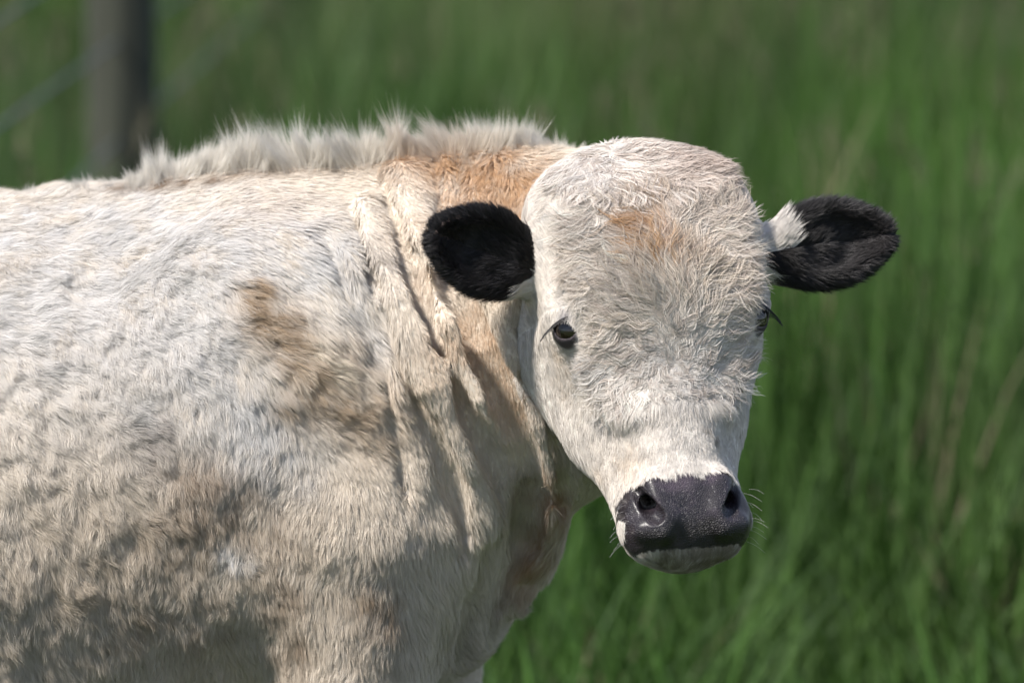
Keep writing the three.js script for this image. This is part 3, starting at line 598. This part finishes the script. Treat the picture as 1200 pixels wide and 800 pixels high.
// head
console.log('head hair');
{
  const S = sampler(headRaw.pos, headRaw.idx, (x, y, z, nx, ny, nz) => nz > -0.5 ? 1 : 0.25);
  const whorl = [0.0, -0.052], poll = [-0.030, 0.222];
  for (let i = 0; i < 170000 * Q; i++) {
    const [x, y, z] = S.pick(), l = toHead(x, y, z);
    if (isNose(...l)) continue;
    if (l[1] < -0.254 && l[1] > -0.262 && l[2] > -0.01) continue;
    let eyeD = 9; for (const e of EYES) eyeD = Math.min(eyeD, Math.hypot(l[0] - e[0], l[1] - e[1], l[2] - e[2])); if (eyeD < 0.0240) continue;
    if (bodySDF(x, y, z) < -0.012) continue;
    const n = grad(headSDF, x, y, z, 0.0018), a1 = ns(x * 60, y * 60, z * 60), a2 = ns(x * 130, y * 130, z * 130), a3 = ns(x * 26, y * 26, z * 26);
    const E = earBlack(x, y, z);
    if (E && E.u > 0.012) {
      const U = E.E.u, W = E.E.w, Vv = E.E.v, inside = n[0] * W.x + n[1] * W.y + n[2] * W.z > 0.25;
      const rim = sst(0.028, 0.048, Math.abs(E.v)), k = gauss() * 0.4 + a1 * 0.7, sv = Math.sign(E.v) * (inside ? 0.5 : 0.3);
      const d = [0, 1, 2].map(q => [U.x, U.y, U.z][q] + (sv + k) * [Vv.x, Vv.y, Vv.z][q]), { t, u } = lay(n, d, 0.35 + 0.25 * rnd());
      const black = E.u > (E.E === EARS[0] ? 0.028 : 0.034 + (E.v > 0 ? 0.012 : -0.018)) + 0.010 * a1, g0 = 0.016 + 0.034 * rnd() * rnd() + (inside && E.u > E.E.len * 0.6 ? 0.012 : 0), c = black ? [g0, g0 * 0.92, g0 * (inside ? 0.95 : 1.1)] : [0.66, 0.62, 0.58];
      addLock('ear_hair', 'short', [x, y, z], u, t, (black ? 0.013 + 0.005 * rim : 0.020) * (0.7 + 0.7 * rnd()), 0.0040, 0.005, c);
      continue;
    }
    // forehead curls radiate from the whorl between the eyes, the poll hair falls to meet them
    const fx = l[0] - whorl[0], fy = l[1] - whorl[1], gx = l[0] - poll[0], gy = l[1] - poll[1], top = sst(0.128, 0.150, l[1] + 0.012 * ns(l[0] * 40, 4, 2) + 0.10 * Math.abs(l[0] - poll[0]) - 0.004);
    const r1 = Math.hypot(fx, fy) + 1e-4, r2 = Math.hypot(gx, gy) + 1e-4, front = sst(-0.06, -0.02, l[2]), near = sst(0.048, 0.080, eyeD);
    const sw = 0.7 * Math.exp(-r1 / 0.03), sc = Math.cos(sw), ss = Math.sin(sw), qx = (fx * sc - fy * ss) / r1, qy = (fx * ss + fy * sc) / r1;
    let dx = qx * (1 - top) + gx / r2 * top, dy = qy * (1 - top) + gy / r2 * top;
    if (fy > -0.01 && top < 0.5) { const k = sst(-0.01, 0.03, fy), hx = clamp(fx / 0.035, -1, 1), ox = hx * 1.05, oy = (1 - Math.abs(hx)) * 0.9 + 0.12 - 0.25 * Math.max(0, Math.abs(fx) - 0.05) / 0.05; dx += (ox - dx) * k; dy += (oy - dy) * k; }
    const low = sst(-0.035, -0.125, l[1]), sides = sst(0.074, 0.102, Math.abs(l[0]) + 0.008 * a3);
    if (fy < 0) { const k = sst(0, -0.03, fy); dx *= 1 - 0.5 * k; dy = dy * (1 - k) - k; }
    const curl = (1 - low) * (1 - sides * 0.85) * front * near;
    if (sides) { dx = dx * (1 - sides) + Math.sign(l[0]) * 0.25 * sides; dy = dy * (1 - sides) + (l[1] > 0.03 ? 0.2 : -1) * sides; }
    const turn = a3 * (0.5 + 0.5 * curl) + a1 * (0.25 + 0.8 * curl) + a2 * 0.15 + gauss() * (0.10 + 0.08 * curl), c = Math.cos(turn), s = Math.sin(turn);
    const ld = V(dx * c - dy * s, dx * s + dy * c, 0).transformDirection(HM);
    const { t, u } = lay(n, [ld.x, ld.y, ld.z], 0.11 + 0.01 * curl + 0.09 * a2 + gauss() * 0.04);
    let len = 0.009 + 0.044 * curl * (1 - 0.25 * top) * (1 - 0.55 * Math.exp(-(((l[1] - 0.150) / 0.022) ** 2))) * (0.35 + 0.65 * sst(0.0, 0.055, r1)) + 0.004 * (1 - front); if (l[1] < -0.14) len = 0.009; if (eyeD < 0.045) len = Math.min(len, 0.0065); if (l[2] < -0.06 && l[1] < 0) len = 0.013; len *= 0.75 + 0.5 * rnd();
    const col = tint(headPatches, WHITE, x, y, z, 0.5 + 0.5 * (rnd() - 0.5) + 0.5 * a1), b = (curl > 0.35 ? 0.84 : 0.90) + (curl > 0.35 ? 0.34 : 0.20) * rnd() + 0.25 * ns(x * 80, y * 80 + 3, z * 80); if (curl > 0.35 && rnd() < 0.28) for (let q = 0; q < 3; q++) col[q] += (TAUPE[q] - col[q]) * 0.55;
    if (curl > 0.35 && rnd() < 0.6) continue;
    addLock(curl > 0.35 ? 'forehead_curls' : 'face_hair', curl > 0.35 ? 'wavy' : 'short', [x, y, z], u, t, len, curl > 0.35 ? 0.0078 : 0.0034, curl > 0.35 ? 0.009 : 0.004, col.map(q => Math.min(0.86, q * b)), curl > 0.35 ? (ns(l[0] * 34, l[1] * 34, 6) + 0.35 * a1) * 0.9 + 0.5 + gauss() * 0.06 : undefined);
  }
}
flushHair();
// lashes and whiskers
{
  const strand = (pts, r) => new THREE.TubeGeometry(new THREE.CatmullRomCurve3(pts), 10, r, 5);
  const lashMat = new THREE.MeshStandardMaterial({ color: new THREE.Color().setRGB(0.015, 0.013, 0.013), roughness: 0.6 });
  for (const e of EYES) {
    const g = [], s = Math.sign(e[0]);
    for (let k = 0; k < 18; k++) {
      const a = k / 17, q = V(e[0] + s * (0.006 + 0.014 * a), e[1] + 0.012 - 0.010 * a * a, e[2] + 0.020 - 0.024 * a), len = 0.012 + 0.008 * a + 0.003 * rnd();
      const o = V(s * (0.6 + 0.5 * a), 0.05, 0.55 - 0.5 * a).normalize();
      g.push(strand([q, q.clone().addScaledVector(o, len * 0.5).add(V(0, -len * 0.15, 0)), q.clone().addScaledVector(o, len * 0.85).add(V(s * 0.001, -len * 0.65, 0))], 0.00045));
    }
    put('eyelashes', new THREE.Mesh(mergeGeometries(g).applyMatrix4(HM).applyMatrix4(back), lashMat));
  }
  const wm = new THREE.MeshStandardMaterial({ color: new THREE.Color().setRGB(0.45, 0.43, 0.42), roughness: 0.5 }), g = [];
  for (let k = 0; k < 22; k++) {
    const s = k % 2 ? 1 : -1, q = V(s * (0.068 + 0.012 * rnd()), -0.20 - 0.06 * rnd(), 0.0 + 0.03 * rnd()), o = V(s * (0.6 + 0.5 * rnd()), -0.1 - 0.5 * rnd(), 0.5 * rnd()).normalize(), L = 0.010 + 0.014 * rnd();
    g.push(strand([q, q.clone().addScaledVector(o, L * 0.5), q.clone().addScaledVector(o, L).add(V(0, -0.004, 0))], 0.00011));
  }
  put('whiskers', new THREE.Mesh(mergeGeometries(g).applyMatrix4(HM).applyMatrix4(back), wm), 'stuff');
}
console.log('done', Object.values(bins).reduce((s, b) => s + b.c.length / 3, 0));
scene.traverse(o => { if (o.isMesh) shadow(o); });
renderer.render(scene, camera);
